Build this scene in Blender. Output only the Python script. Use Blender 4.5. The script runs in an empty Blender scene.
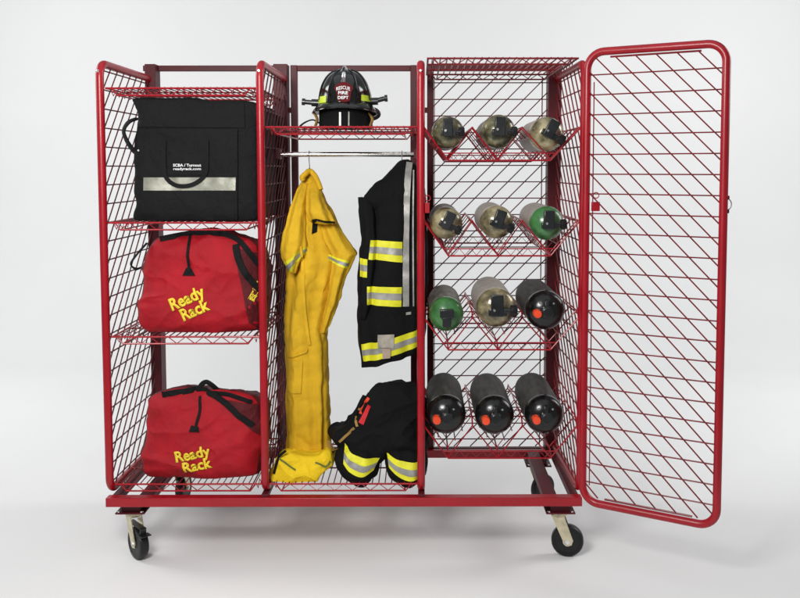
import bpy, math, random
from mathutils import Vector, Matrix, noise
from mathutils.bvhtree import BVHTree
random.seed(7)
PI = math.pi
scene = bpy.context.scene
COL = scene.collection
# ------------------------------------------------------------------ camera
CX, CY, CZ, YAW, PIT, ROL, F, PPX, PPY = 1.2203, -3.3585, 1.3873, .0021, -.0663, .0008, 871.98, 421.61, 226.14
def rot_rows():
    M = []
    for v in ((1, 0, 0), (0, 1, 0), (0, 0, 1)):
        c, s = math.cos(YAW), math.sin(YAW); x = c*v[0]-s*v[1]; y = s*v[0]+c*v[1]; z = v[2]
        c, s = math.cos(PIT), math.sin(PIT); y2 = c*y+s*z; z2 = -s*y+c*z
        c, s = math.cos(ROL), math.sin(ROL); M.append((c*x-s*z2, y2, s*x+c*z2))
    right = Vector((M[0][0], M[1][0], M[2][0])); fwd = Vector((M[0][1], M[1][1], M[2][1])); up = Vector((M[0][2], M[1][2], M[2][2]))
    return right, fwd, up
RI, FW, UP = rot_rows()
CAM = Vector((CX, CY, CZ))
cd = bpy.data.cameras.new('camera'); cam = bpy.data.objects.new('camera', cd); COL.objects.link(cam)
mw = Matrix((RI, UP, -FW)).transposed().to_4x4(); mw.translation = CAM
cam.matrix_world = mw
cd.sensor_width = 36; cd.lens = F/800*36; cd.shift_x = (400-PPX)/800; cd.shift_y = -(299-PPY)/800
cd.clip_start = .05; cd.clip_end = 200
scene.camera = cam
def W(px, py, Y):
    """photograph position on the upright plane at depth Y -> point in the scene"""
    d = RI*((px-PPX)/F) + UP*(-(py-PPY)/F) + FW
    return CAM + d*((Y-CY)/d.y)
# ------------------------------------------------------------------ materials
def newmat(name):
    m = bpy.data.materials.new(name); m.use_nodes = True
    nt = m.node_tree; b = nt.nodes['Principled BSDF']
    return m, nt, b
def mat(name, col, rough=.5, metal=0., coat=0., var=.12, vscale=6., bump=0., bscale=200., spec=.5, stretch=None, col2=None, thr=(.35, .65), sheen=0, rvar=.1):
    m, nt, b = newmat(name); N = nt.nodes; L = nt.links
    tc = N.new('ShaderNodeTexCoord'); src = tc.outputs['Object']
    if stretch:
        mp = N.new('ShaderNodeMapping'); mp.inputs['Scale'].default_value = stretch; L.new(src, mp.inputs['Vector']); src = mp.outputs[0]
    no = N.new('ShaderNodeTexNoise'); no.inputs['Scale'].default_value = vscale; no.inputs['Detail'].default_value = 6; L.new(src, no.inputs['Vector'])
    rp = N.new('ShaderNodeValToRGB'); L.new(no.outputs['Fac'], rp.inputs['Fac'])
    c2 = col2 if col2 else tuple(min(1, c*(1+var)) for c in col)
    c1 = col if col2 else tuple(c*(1-var) for c in col)
    rp.color_ramp.elements[0].position, rp.color_ramp.elements[1].position = thr
    rp.color_ramp.elements[0].color = (*c1, 1); rp.color_ramp.elements[1].color = (*c2, 1)
    L.new(rp.outputs['Color'], b.inputs['Base Color'])
    mr = N.new('ShaderNodeMapRange'); L.new(no.outputs['Fac'], mr.inputs['Value'])
    mr.inputs['To Min'].default_value = max(.03, rough-rvar); mr.inputs['To Max'].default_value = min(1, rough+rvar)
    L.new(mr.outputs[0], b.inputs['Roughness'])
    b.inputs['Metallic'].default_value = metal; b.inputs['Coat Weight'].default_value = coat; b.inputs['Coat Roughness'].default_value = .12
    b.inputs['Specular IOR Level'].default_value = spec
    if sheen: b.inputs['Sheen Weight'].default_value = sheen; b.inputs['Sheen Roughness'].default_value = .5
    if bump:
        n2 = N.new('ShaderNodeTexNoise'); n2.inputs['Scale'].default_value = bscale; n2.inputs['Detail'].default_value = 4; L.new(src, n2.inputs['Vector'])
        bp = N.new('ShaderNodeBump'); bp.inputs['Strength'].default_value = bump; bp.inputs['Distance'].default_value = .004
        L.new(n2.outputs['Fac'], bp.inputs['Height']); L.new(bp.outputs[0], b.inputs['Normal'])
    return m
def fabric(name, col, var=.15, rough=.8, weave=900., bump=.35, spec=.25, crease=.5, sheen=0.):
    m, nt, b = newmat(name); N = nt.nodes; L = nt.links
    tc = N.new('ShaderNodeTexCoord')
    no = N.new('ShaderNodeTexNoise'); no.inputs['Scale'].default_value = 9; no.inputs['Detail'].default_value = 8; no.inputs['Roughness'].default_value = .65; L.new(tc.outputs['Object'], no.inputs['Vector'])
    rp = N.new('ShaderNodeValToRGB'); L.new(no.outputs['Fac'], rp.inputs['Fac'])
    rp.color_ramp.elements[0].position = .3; rp.color_ramp.elements[1].position = .7
    rp.color_ramp.elements[0].color = (*[c*(1-var) for c in col], 1); rp.color_ramp.elements[1].color = (*[min(1, c*(1+var)) for c in col], 1)
    L.new(rp.outputs[0], b.inputs['Base Color'])
    b.inputs['Roughness'].default_value = rough; b.inputs['Specular IOR Level'].default_value = spec
    if sheen: b.inputs['Sheen Weight'].default_value = sheen
    w1 = N.new('ShaderNodeTexWave'); w1.inputs['Scale'].default_value = weave/5; w1.bands_direction = 'X'; L.new(tc.outputs['Object'], w1.inputs['Vector'])
    w2 = N.new('ShaderNodeTexWave'); w2.inputs['Scale'].default_value = weave/5; w2.bands_direction = 'Z'; L.new(tc.outputs['Object'], w2.inputs['Vector'])
    ad = N.new('ShaderNodeMath'); ad.operation = 'ADD'; L.new(w1.outputs['Fac'], ad.inputs[0]); L.new(w2.outputs['Fac'], ad.inputs[1])
    n3 = N.new('ShaderNodeTexNoise'); n3.inputs['Scale'].default_value = 26; n3.inputs['Detail'].default_value = 5; n3.inputs['Distortion'].default_value = .8; L.new(tc.outputs['Object'], n3.inputs['Vector'])
    b1 = N.new('ShaderNodeBump'); b1.inputs['Strength'].default_value = bump; b1.inputs['Distance'].default_value = .0008; L.new(ad.outputs[0], b1.inputs['Height'])
    b2 = N.new('ShaderNodeBump'); b2.inputs['Strength'].default_value = crease; b2.inputs['Distance'].default_value = .012; L.new(n3.outputs['Fac'], b2.inputs['Height']); L.new(b1.outputs[0], b2.inputs['Normal'])
    L.new(b2.outputs[0], b.inputs['Normal'])
    return m
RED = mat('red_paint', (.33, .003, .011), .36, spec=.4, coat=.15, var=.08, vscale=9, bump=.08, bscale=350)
REDD = mat('maroon_shaded_red', (.085, .007, .012), .5, coat=.0, spec=.3, var=.2, vscale=7, bump=.1, bscale=300)  # darker red; shade on the back frames is put into this colour
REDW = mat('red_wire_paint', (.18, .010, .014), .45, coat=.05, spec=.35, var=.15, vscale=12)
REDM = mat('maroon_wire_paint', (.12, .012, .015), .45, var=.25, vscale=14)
CHROME = mat('chrome', (.78, .75, .70), .16, metal=1, var=.08, vscale=20)
ZINC = mat('zinc_plate', (.66, .60, .42), .3, metal=.85, var=.18, vscale=30, bump=.1)
RUBBER = mat('black_rubber', (.008, .008, .009), .42, var=.3, vscale=25, bump=.1, spec=.35)
BOOT = mat('glossy_black_boot', (.005, .005, .005), .22, var=.3, vscale=25, spec=.5, rvar=.06, bump=.06, bscale=70)
STEEL = mat('bright_steel', (.75, .75, .76), .25, metal=1)
BLACKPL = mat('black_plastic', (.010, .011, .012), .3, coat=.2, var=.3, vscale=20)
HELM = mat('helmet_black', (.004, .005, .0045), .14, spec=.3, coat=.7, var=.2, vscale=20, rvar=.04)
LIME = mat('lime_reflective', (.62, .78, .03), .45, var=.08, vscale=30)
SILV = mat('silver_reflective', (.33, .325, .30), .38, metal=.25, var=.2, vscale=22, bump=.15, bscale=90)
SILVB = mat('worn_silver_reflective', (.19, .195, .155), .4, metal=.2, vscale=14, col2=(.38, .37, .31), bump=.2, bscale=60)
YTR = mat('yellow_trim', (.72, .70, .02), .55, var=.1, vscale=30, bump=.1, bscale=400)
BLKF = fabric('black_cordura', (.005, .0053, .006), rough=.7, spec=.22, crease=.6)
BLKC = fabric('black_turnout_cloth', (.0066, .0069, .0074), rough=.85, spec=.14, crease=.5)
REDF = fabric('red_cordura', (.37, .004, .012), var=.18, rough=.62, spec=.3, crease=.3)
REDF2 = fabric('shaded_red_cordura', (.10, .006, .010), var=.25, rough=.65, spec=.3, crease=.7)  # red cloth darkened: shade and dark trim of the bag tops in the colour
YELF = fabric('yellow_cloth', (.68, .41, .02), var=.14, rough=.8, spec=.2, crease=.3)
YELB = fabric('bright_yellow_cloth', (.82, .56, .012), var=.12, rough=.7, spec=.25, crease=.6)
LETY = mat('yellow_lettering', (.80, .62, .03), .6, var=.05)
WHT = mat('white_lettering', (.85, .85, .85), .6, var=.03)
ORNG = mat('orange_cap', (.80, .07, .02), .4, var=.08)
GREEND = mat('green_bottle_paint', (.025, .105, .03), .32, coat=.4, vscale=22, col2=(.055, .20, .055), bump=.15, bscale=60)
BRASSD = mat('worn_olive_bottle_paint', (.045, .045, .025), .26, metal=.3, coat=.4, vscale=26, col2=(.26, .235, .125), thr=(.4, .68), bump=.2, bscale=50)
BRASSY = mat('worn_golden_bottle_paint', (.08, .065, .03), .26, metal=.3, coat=.4, vscale=22, col2=(.44, .38, .22), thr=(.36, .64), bump=.2, bscale=50)
WRAP = mat('grey_fibre_wrap', (.10, .09, .075), .55, spec=.3, vscale=40, stretch=(1, .25, 1), col2=(.26, .235, .20), bump=.25, bscale=120)
WRAPL = mat('pale_fibre_wrap', (.28, .24, .20), .5, vscale=40, col2=(.42, .37, .32), bump=.25, bscale=120)
WRAPD = mat('dark_carbon_wrap', (.028, .026, .024), .6, spec=.12, vscale=50, stretch=(1, .2, 1), col2=(.075, .071, .065), bump=.25, bscale=140)
SHRED = mat('red_leather', (.11, .006, .010), .7, spec=.15, var=.2, vscale=40)
TAN = mat('tan_webbing', (.30, .17, .04), .7, var=.2, vscale=40)
PINK = mat('worn_grey_patch', (.24, .22, .18), .6, vscale=35, col2=(.40, .36, .30))
BEIGE = mat('beige_loop_tape', (.42, .32, .25), .8, var=.15, vscale=40)
OLIVE = mat('olive_stripe', (.10, .14, .02), .7, var=.1)
REDTAG = mat('red_tag', (.55, .012, .02), .6, var=.1)
# ------------------------------------------------------------------ mesh helpers
class MB:
    def __init__(s): s.v = []; s.f = []; s.sm = []
    def add(s, v, f, smooth=True):
        n = len(s.v); s.v += [tuple(p) for p in v]; s.f += [tuple(i+n for i in q) for q in f]; s.sm += [smooth]*len(f)
    def box(s, a, b, M=None, bev=0):
        (x0, y0, z0), (x1, y1, z1) = a, b
        v = [Vector(p) for p in ((x0,y0,z0),(x1,y0,z0),(x1,y1,z0),(x0,y1,z0),(x0,y0,z1),(x1,y0,z1),(x1,y1,z1),(x0,y1,z1))]
        if M: v = [M @ p for p in v]
        s.add(v, [(0,3,2,1),(4,5,6,7),(0,1,5,4),(1,2,6,5),(2,3,7,6),(3,0,4,7)], False)
    def tube(s, pts, r, seg=8, closed=False, cap=True, flat=None):
        pts = [Vector(p) for p in pts]; n = len(pts); rings = []
        prev = None
        for i in range(n):
            if closed: t = pts[(i+1) % n]-pts[i-1]
            else: t = pts[min(i+1, n-1)]-pts[max(i-1, 0)]
            if t.length < 1e-9: t = Vector((0, 0, 1))
            t.normalize()
            if prev is None:
                ref = Vector((0, 0, 1)) if abs(t.z) < .9 else Vector((0, 1, 0))
                u = ref.cross(t).normalized()
            else:
                u = (prev - t*prev.dot(t))
                u = u.normalized() if u.length > 1e-6 else Vector((1, 0, 0))
            prev = u; w = t.cross(u)
            rr = r[i] if isinstance(r, (list, tuple)) else r
            a, b = (rr, rr) if flat is None else (rr, rr*flat)
            rings.append([pts[i]+u*math.cos(2*PI*k/seg)*a+w*math.sin(2*PI*k/seg)*b for k in range(seg)])
        v = [p for R_ in rings for p in R_]; f = []
        m = n if closed else n-1
        for i in range(m):
            j = (i+1) % n
            for k in range(seg):
                l = (k+1) % seg; f.append((i*seg+k, i*seg+l, j*seg+l, j*seg+k))
        if cap and not closed:
            f.append(tuple(range(seg))[::-1]); f.append(tuple((n-1)*seg+k for k in range(seg)))
        s.add(v, f)
    def rod(s, a, b, r, seg=6): s.tube([a, b], r, seg)
    def lathe(s, prof, seg=32, M=None):
        """prof: (radius, height) about local z, then M"""
        v = []; f = []
        for r, h in prof:
            for k in range(seg): v.append(Vector((max(r, 1e-5)*math.cos(2*PI*k/seg), max(r, 1e-5)*math.sin(2*PI*k/seg), h)))
        if M: v = [M @ p for p in v]
        for i in range(len(prof)-1):
            for k in range(seg):
                l = (k+1) % seg; f.append((i*seg+k, i*seg+l, (i+1)*seg+l, (i+1)*seg+k))
        f.append(tuple(range(seg))[::-1]); f.append(tuple((len(prof)-1)*seg+k for k in range(seg)))
        s.add(v, f)
    def build(s, name, m, parent=None, bevel=0, kind=None, world=True):
        me = bpy.data.meshes.new(name); me.from_pydata(s.v, [], s.f); me.update()
        me.polygons.foreach_set('use_smooth', s.sm)
        me.materials.append(m)
        try: me.set_sharp_from_angle(angle=math.radians(42))
        except Exception: pass
        o = bpy.data.objects.new(name, me); COL.objects.link(o)
        if parent:
            o.parent = parent
            if world: o.matrix_parent_inverse = world_of(parent).inverted()
        if bevel:
            bv = o.modifiers.new('bevel', 'BEVEL'); bv.width = bevel; bv.segments = 2; bv.limit_method = 'ANGLE'
        if kind: o['kind'] = kind
        return o
def world_of(o):
    M = Matrix.Translation(o.location) @ o.rotation_euler.to_matrix().to_4x4()
    if o.parent: M = world_of(o.parent) @ o.matrix_parent_inverse @ M
    return M
def tag(o, label, cat, group=None):
    o['label'] = label; o['category'] = cat
    if group: o['group'] = group
    return o
def thing(name, label, cat, loc, group=None):
    o = bpy.data.objects.new(name, None); COL.objects.link(o); o.location = loc; o.empty_display_size = .05
    return tag(o, label, cat, group)
def fb(p, sc, oct_=4): return noise.fractal(Vector(p)*sc, .9, 2.0, oct_)
def crease(p, sc):
    v = 1-abs(noise.noise(Vector(p)*sc))*3
    return max(0, v)**2
def ridge(p, sc):
    v = noise.noise(Vector(p)*sc); return 1-abs(v)*2
def catmull(pts, n, closed=True):
    out = []; m = len(pts)
    rng = m if closed else m-1
    for i in range(rng):
        P = [Vector(pts[(i+k) % m] if closed else pts[min(max(i+k, 0), m-1)]) for k in (-1, 0, 1, 2)]
        for j in range(n):
            t = j/n
            out.append(.5*((2*P[1])+(-P[0]+P[2])*t+(2*P[0]-5*P[1]+4*P[2]-P[3])*t*t+(-P[0]+3*P[1]-3*P[2]+P[3])*t**3))
    if not closed: out.append(Vector(pts[-1]))
    return out
def displace(mb, fn):
    """move every vertex along its normal by fn(co)"""
    me = bpy.data.meshes.new('t'); me.from_pydata(mb.v, [], mb.f); me.update()
    nv = [v.normal.copy() for v in me.vertices]
    mb.v = [tuple(Vector(p)+n*fn(Vector(p))) for p, n in zip(mb.v, nv)]
    bpy.data.meshes.remove(me)
def soft_solid(outline, Yr, Y0, Y1, R=.06, n=4., center=None, sub=10, back_scale=1., lean=0.):
    """closed cushion: an outline (photo positions on plane Yr) given true depth Y0..Y1 with rounded edges"""
    pts = [Vector(W(x, y, Yr)) for x, y in outline]
    pts = catmull([(p.x, p.z) for p in pts], sub)
    c = Vector((sum(p.x for p in pts)/len(pts), sum(p.y for p in pts)/len(pts))) if center is None else Vector((W(*center, Yr).x, W(*center, Yr).z))
    S = []
    fr = [0.02]+[i/26 for i in range(1, 23)]+[.88, .91, .935, .955, .972, .985, .995, 1]
    for s_ in fr: S.append((s_, Y0+R*(1-(max(0, 1-s_**n))**(1/n))))
    for i in range(1, 26): t = i/26; S.append((1+(back_scale-1)*t, Y0+R+(Y1-Y0-2*R)*t))
    for s_ in fr[::-1]: S.append((s_*back_scale, Y1-R*(1-(max(0, 1-s_**n))**(1/n))))
    mb = MB(); v = []; f = []; m = len(pts)
    for s_, y in S:
        for p in pts:
            q = c+(p-c)*s_; v.append((q.x, y+lean*(q.y-c.y), q.y))
    for i in range(len(S)-1):
        for k in range(m):
            l = (k+1) % m; f.append((i*m+k, i*m+l, (i+1)*m+l, (i+1)*m+k))
    f.append(tuple(range(m))[::-1]); f.append(tuple((len(S)-1)*m+k for k in range(m)))
    # orientation: make the front face -Y
    a, b, c3 = Vector(v[0]), Vector(v[1]), Vector(v[m])
    mb.add(v, f); return mb
def fix_normals(o):
    import bmesh
    bm = bmesh.new(); bm.from_mesh(o.data); bmesh.ops.recalc_face_normals(bm, faces=bm.faces); bm.to_mesh(o.data); bm.free()
def loft(rows, lv=70, seg=112, nexp=2.5, folds=None, Ydef=.3):
    """garment: rows (photo y, x left, x right, depth half, Y centre); cross-sections are flattened rings with folds"""
    K = []
    for r in rows:
        py, xl, xr, dh = r[:4]; Y = r[4] if len(r) > 4 else Ydef
        a, b = W(xl, py, Y), W(xr, py, Y); K.append(((a.z+b.z)/2, a.x, b.x, dh, Y, (b.z-a.z)))
    idx = catmull([(k[0], k[1], k[2]) for k in K], max(2, lv//(len(K)-1)), False)
    idx2 = catmull([(k[3], k[4], k[5]) for k in K], max(2, lv//(len(K)-1)), False)
    v = []; f = []
    N_ = len(idx)
    for i, (a, b) in enumerate(zip(idx, idx2)):
        t = i/(N_-1); cx = (a.y+a.z)/2; hw = (a.z-a.y)/2
        for k in range(seg):
            th = 2*PI*k/seg; ct, st = math.cos(th), math.sin(th)
            e = 2/nexp; x = math.copysign(abs(ct)**e, ct); y = math.copysign(abs(st)**e, st)
            g = folds(th, t) if folds else 0
            v.append((cx+x*hw*(1+g*.15), b.y+y*b.x*(1+g)+0, a.x+x*b.z/2))
    for i in range(N_-1):
        for k in range(seg):
            l = (k+1) % seg; f.append((i*seg+k, i*seg+l, (i+1)*seg+l, (i+1)*seg+k))
    f.append(tuple(range(seg))[::-1]); f.append(tuple((N_-1)*seg+k for k in range(seg)))
    mb = MB(); mb.add(v, f); return mb
def bvh_of(*objs):
    V = []; Fc = []
    for o in objs:
        n = len(V); M = world_of(o); V += [M @ v.co for v in o.data.vertices]; Fc += [tuple(i+n for i in p.vertices) for p in o.data.polygons]
    return BVHTree.FromPolygons(V, Fc)
def drop(bv, x, z, off=.002, y0=-1., lim=3., dflt=None):
    h = bv.ray_cast(Vector((x, y0, z)), Vector((0, 1, 0)), lim)
    if h[0] is None: return None if dflt is None else Vector((x, dflt, z))
    return Vector((x, h[0].y-off, z))
def patch(bv, quad, Yr, nu=24, nv=6, off=.0025, thick=.003, y0=-1.):
    """cloth band sewn on: quad of photo positions (tl,tr,br,bl) laid along +Y on the surface below it"""
    c = [W(x, y, Yr) for x, y in quad]; grid = []; last = None
    for j in range(nv+1):
        for i in range(nu+1):
            u, w = i/nu, j/nv
            p = (c[0]*(1-u)+c[1]*u)*(1-w)+(c[3]*(1-u)+c[2]*u)*w
            q = drop(bv, p.x, p.z, off, y0); grid.append([p, q])
    ys = [q.y for p, q in grid if q]; med = sorted(ys)[len(ys)//2] if ys else Yr
    G = [(q if q else Vector((p.x, med+.01, p.z))) for p, q in grid]
    G = [q if abs(q.y-med) < .12 else Vector((q.x, med+math.copysign(.12, q.y-med), q.z)) for q in G]
    v = [tuple(g) for g in G]+[(g.x, g.y+thick, g.z) for g in G]; n = len(G); f = []
    A = lambda i, j: j*(nu+1)+i
    for j in range(nv):
        for i in range(nu):
            f.append((A(i,j), A(i,j+1), A(i+1,j+1), A(i+1,j))); f.append(tuple(n+q for q in (A(i,j), A(i+1,j), A(i+1,j+1), A(i,j+1))))
    for i in range(nu):
        f.append((A(i,0), A(i+1,0), n+A(i+1,0), n+A(i,0))); f.append((A(i+1,nv), A(i,nv), n+A(i,nv), n+A(i+1,nv)))
    for j in range(nv):
        f.append((A(0,j+1), A(0,j), n+A(0,j), n+A(0,j+1))); f.append((A(nu,j), A(nu,j+1), n+A(nu,j+1), n+A(nu,j)))
    mb = MB(); mb.add(v, f); return mb
def strap(bv, pts, Yr, w, off=.004, thick=.003, n=12, y0=-1., free=False):
    """webbing along photo positions, pressed on the surface"""
    P = catmull([tuple(W(x, y, Yr)) for x, y in pts], n, False); Q = []
    lasty = None
    for p in P:
        q = None if free else drop(bv, p.x, p.z, off, y0)
        if q is None: q = Vector((p.x, lasty if lasty is not None else p.y, p.z))
        lasty = q.y; Q.append(q)
    mb = MB(); v = []; f = []
    for i, q in enumerate(Q):
        t = (Q[min(i+1, len(Q)-1)]-Q[max(i-1, 0)]); t.y = 0
        t = t.normalized() if t.length > 1e-7 else Vector((0, 0, 1))
        s_ = Vector((-t.z, 0, t.x))*w/2; u = Vector((0, -thick, 0))
        v += [q+s_, q-s_, q-s_+u, q+s_+u]
    for i in range(len(Q)-1):
        for k in range(4): f.append((4*i+k, 4*i+(k+1) % 4, 4*i+4+(k+1) % 4, 4*i+4+k))
    f += [(0, 1, 2, 3), tuple(4*(len(Q)-1)+k for k in (3, 2, 1, 0))]
    mb.add(v, f); return mb
def lettering(lines, cpx, height_px, Yr, bv, name, m, parent, ang=0., bold=.012, thick=.0015, off=.002, width_px=None, y0=-1., arc=0., spacing=1.0, line=.95, heavy=0):
    cu = bpy.data.curves.new('tx', 'FONT'); cu.body = lines; cu.align_x = 'CENTER'; cu.align_y = 'CENTER'; cu.size = 1; cu.offset = bold; cu.resolution_u = 3
    cu.space_line = line; cu.space_character = spacing
    ob = bpy.data.objects.new('tx', cu); COL.objects.link(ob); dg = bpy.context.evaluated_depsgraph_get(); dg.update()
    me = bpy.data.meshes.new_from_object(ob.evaluated_get(dg)); bpy.data.objects.remove(ob)
    import bmesh
    bm = bmesh.new(); bm.from_mesh(me); bmesh.ops.triangulate(bm, faces=bm.faces); bmesh.ops.subdivide_edges(bm, edges=[e for e in bm.edges if e.calc_length() > .25], cuts=2); bmesh.ops.triangulate(bm, faces=bm.faces)
    if heavy:
        base_ = list(bm.faces)
        for k_, (ax, ay) in enumerate(((heavy, 0), (heavy*.5, heavy*.8))):
            d_ = bmesh.ops.duplicate(bm, geom=base_)
            for g_ in d_['geom']:
                if isinstance(g_, bmesh.types.BMVert): g_.co.x += ax; g_.co.y += ay; g_.co.z = .0003*(k_+1)
    xs = [v.co.x for v in bm.verts]; ys = [v.co.y for v in bm.verts]
    w = max(xs)-min(xs); h = max(ys)-min(ys); mx = (max(xs)+min(xs))/2; my = (max(ys)+min(ys))/2
    c = W(*cpx, Yr); s_ = (W(0, 0, Yr)-W(0, 1, Yr)).length
    sy = height_px*s_/h; sx = width_px*s_/w if width_px else sy
    for v in bm.verts:
        x = (v.co.x-mx)*sx; z = (v.co.y-my)*sy - arc*x*x
        X = c.x+x*math.cos(ang)-z*math.sin(ang); Z = c.z+x*math.sin(ang)+z*math.cos(ang)
        q = drop(bv, X, Z, off+v.co.z, y0); v.co = q if q else Vector((X, Yr, Z))
    r = bmesh.ops.extrude_face_region(bm, geom=list(bm.faces))
    for g in r['geom']:
        if isinstance(g, bmesh.types.BMVert): g.co.y -= thick
    bmesh.ops.recalc_face_normals(bm, faces=bm.faces)
    me2 = bpy.data.meshes.new(name); bm.to_mesh(me2); bm.free(); me2.materials.append(m)
    o = bpy.data.objects.new(name, me2); COL.objects.link(o); o.parent = parent; o.matrix_parent_inverse = world_of(parent).inverted()
    return o
def sag_(mb, zd, k, ya, yb): mb.v = [(x, y, zd+(z-zd)*(1-k*max(0, min(1, (y-ya)/(yb-ya))))) for x, y, z in mb.v]
# ------------------------------------------------------------------ studio backdrop
FLOOR = -.165
mb = MB(); v = []; prof = [(-1.3, FLOOR), (0, FLOOR), (2.0, FLOOR)]
RR = 2.0; YB = 3.2
for i in range(1, 25):
    a = i/24*PI/2; prof.append((YB+RR*math.sin(a)-0, FLOOR+RR*(1-math.cos(a))))
prof.append((YB+RR, 5))
for y, z in prof: v += [(-4.5, y, z), (6.5, y, z)]
mb.add(v, [(2*i, 2*i+1, 2*i+3, 2*i+2) for i in range(len(prof)-1)])
BACK = mat('backdrop_paper', (.79, .79, .788), .9, var=.01, vscale=1.2, spec=.1)
bd = mb.build('backdrop', BACK); bd['kind'] = 'structure'
# ------------------------------------------------------------------ the rack
RX = [0.0, .6106, 1.2246, 1.8500]       # uprights at the front
BX = [.007, .611, 1.226, 1.836]         # uprights at the back
D = .61; ZT = 1.804; ZBt = .105; TR = .0155
rack = thing('storage_rack', 'red tubular steel rolling gear rack with three wire mesh bays and an open door', 'storage rack', (.92, .3, FLOOR))
def rounded_loop(u0, u1, z0, z1, r, n=8):
    out = []
    for cx, cz, a0 in ((u1-r, z1-r, 0), (u0+r, z1-r, 90), (u0+r, z0+r, 180), (u1-r, z0+r, 270)):
        for i in range(n+1):
            a = math.radians(a0+90*i/n); out.append((cx+r*math.cos(a), cz+r*math.sin(a)))
    return out
def mesh_wires(mb, u0, u1, z0, z1, rows, du, slope, place, r=.0029, phase=0., tip=.012, nrm=.004):
    """wires on a plane: place(u,z,side)"""
    for z in rows:
        if z0 < z < z1: mb.rod(place(u0, z, 0), place(u1, z, 0), r)
    # diagonals u = c + slope*(z-z0)
    c = u0-(z1-z0)*max(slope, 0)+phase
    span = (z1-z0)*abs(slope)
    c = u0-span+phase if slope > 0 else u0+phase
    lim = u1 if slope > 0 else u1+span
    while c < lim:
        pts = []
        za, zb = z0, z1
        ua, ub = c, c+slope*(z1-z0)
        if slope > 0:
            if ua < u0: za = z0+(u0-ua)/slope; ua = u0
            if ub > u1: zb = z0+(u1-c)/slope; ub = u1
        else:
            if ua > u1: za = z0+(u1-c)/slope; ua = u1
            if ub < u0: zb = z0+(u0-c)/slope; ub = u0
        if zb-za > .03: mb.rod(place(ua, za, nrm), place(ub, zb, nrm), r)
        c += du
for i in range(4):
    x0, x1 = RX[i], BX[i]
    fx = lambda y: x0+(x1-x0)*y/D
    mb = MB(); mb.tube([(fx(u), u, z) for u, z in rounded_loop(0, D, ZBt+TR, ZT-TR, .055)], TR, 14, closed=True)
    p = mb.build('side_panel', RED, rack)
    mb = MB(); rows = [1.763-.0733*k for k in range(24)]
    sgn = .004 if i < 2 else -.004
    mesh_wires(mb, TR*.6, D-TR*.6, ZBt+.03, ZT-.03, rows, .0755, 1.0, lambda u, z, s_: (fx(u)+(s_ and sgn), u, z), phase=.02)
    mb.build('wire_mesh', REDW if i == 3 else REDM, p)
    if i < 3:
        mb = MB(); mb.lathe([(.0055, 0), (.0055, .002), (.0035, .004)], 12, Matrix.Translation((x0-.001, -TR+.001, 1.757)) @ Matrix.Rotation(PI/2, 4, 'X'))
        mb.build('bolt', STEEL, p)
# back frames: one rectangle of square tube per bay
s = .0145
BF = [(-.008, .040, .566, .628), (.636, .666, 1.178, 1.207), (1.254, 1.284, 1.797, 1.856)]
for i, (a0, a1, b0, b1) in enumerate(BF):
    mb = MB(); y0, y1 = D+.01, D+.01+2*s; yf_ = D-.036
    mb.box((a0, yf_ if i == 0 else y0, .06), (a1, y1, 1.852)); mb.box((b0, yf_ if i != 1 else y0, .06), (b1, y1, 1.852))
    mb.box((a1, y0+.001, 1.826), (b0, y1-.001, 1.851)); mb.box((a1, y0+.001, .052), (b0, y1-.001, .088))
    if i == 0: mb.box((-.03, y0+.001, 1.826), (a0, y1-.001, 1.851))
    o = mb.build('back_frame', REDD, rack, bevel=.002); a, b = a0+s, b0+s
    if i == 2:
        mb = MB(); mesh_wires(mb, a+s*.5, b-s*.5, .10, 1.81, [1.772-.0745*k for k in range(24)], .0755, 1.0, lambda u, z, s_: (u, y0-.003-s_, z), r=.0027)
        mb.rod((a+s+.004, y0-.003, .1), (a+s+.004, y0-.003, 1.8), .002); mb.rod((b-s-.022, y0-.003, .1), (b-s-.022, y0-.003, 1.8), .0025)
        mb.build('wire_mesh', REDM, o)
# short ties joining the back frames
for x in (.632, 1.2305):
    for z in (.35, 1.0, 1.65):
        mb = MB(); mb.box((x-.028, D+.012, z-.012), (x+.028, D+.03, z+.012)); mb.build('bracket', REDD, rack)
# base frame
mb = MB(); q = .018
mb.box((-.011, -.022, .064), (1.856, .018, .0995)); mb.box((-.005, D-.015, .05), (1.85, D+.009, .0855))
base = mb.build('base_frame', RED, rack, bevel=.002)
for xa, xb in ((-.008, .024), (.10, .155), (1.712, 1.766), (1.822, 1.853)):
    mb = MB(); mb.box((xa, .018, .058), (xb, D-.015, .088)); mb.build('caster_channel', REDD, base, bevel=.002)
for x in (RX[1], RX[2]):
    mb = MB(); mb.box((x-.012, -.012, .097), (x+.014, .2, .112)); mb.build('foot_bracket', REDD, base)
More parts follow.
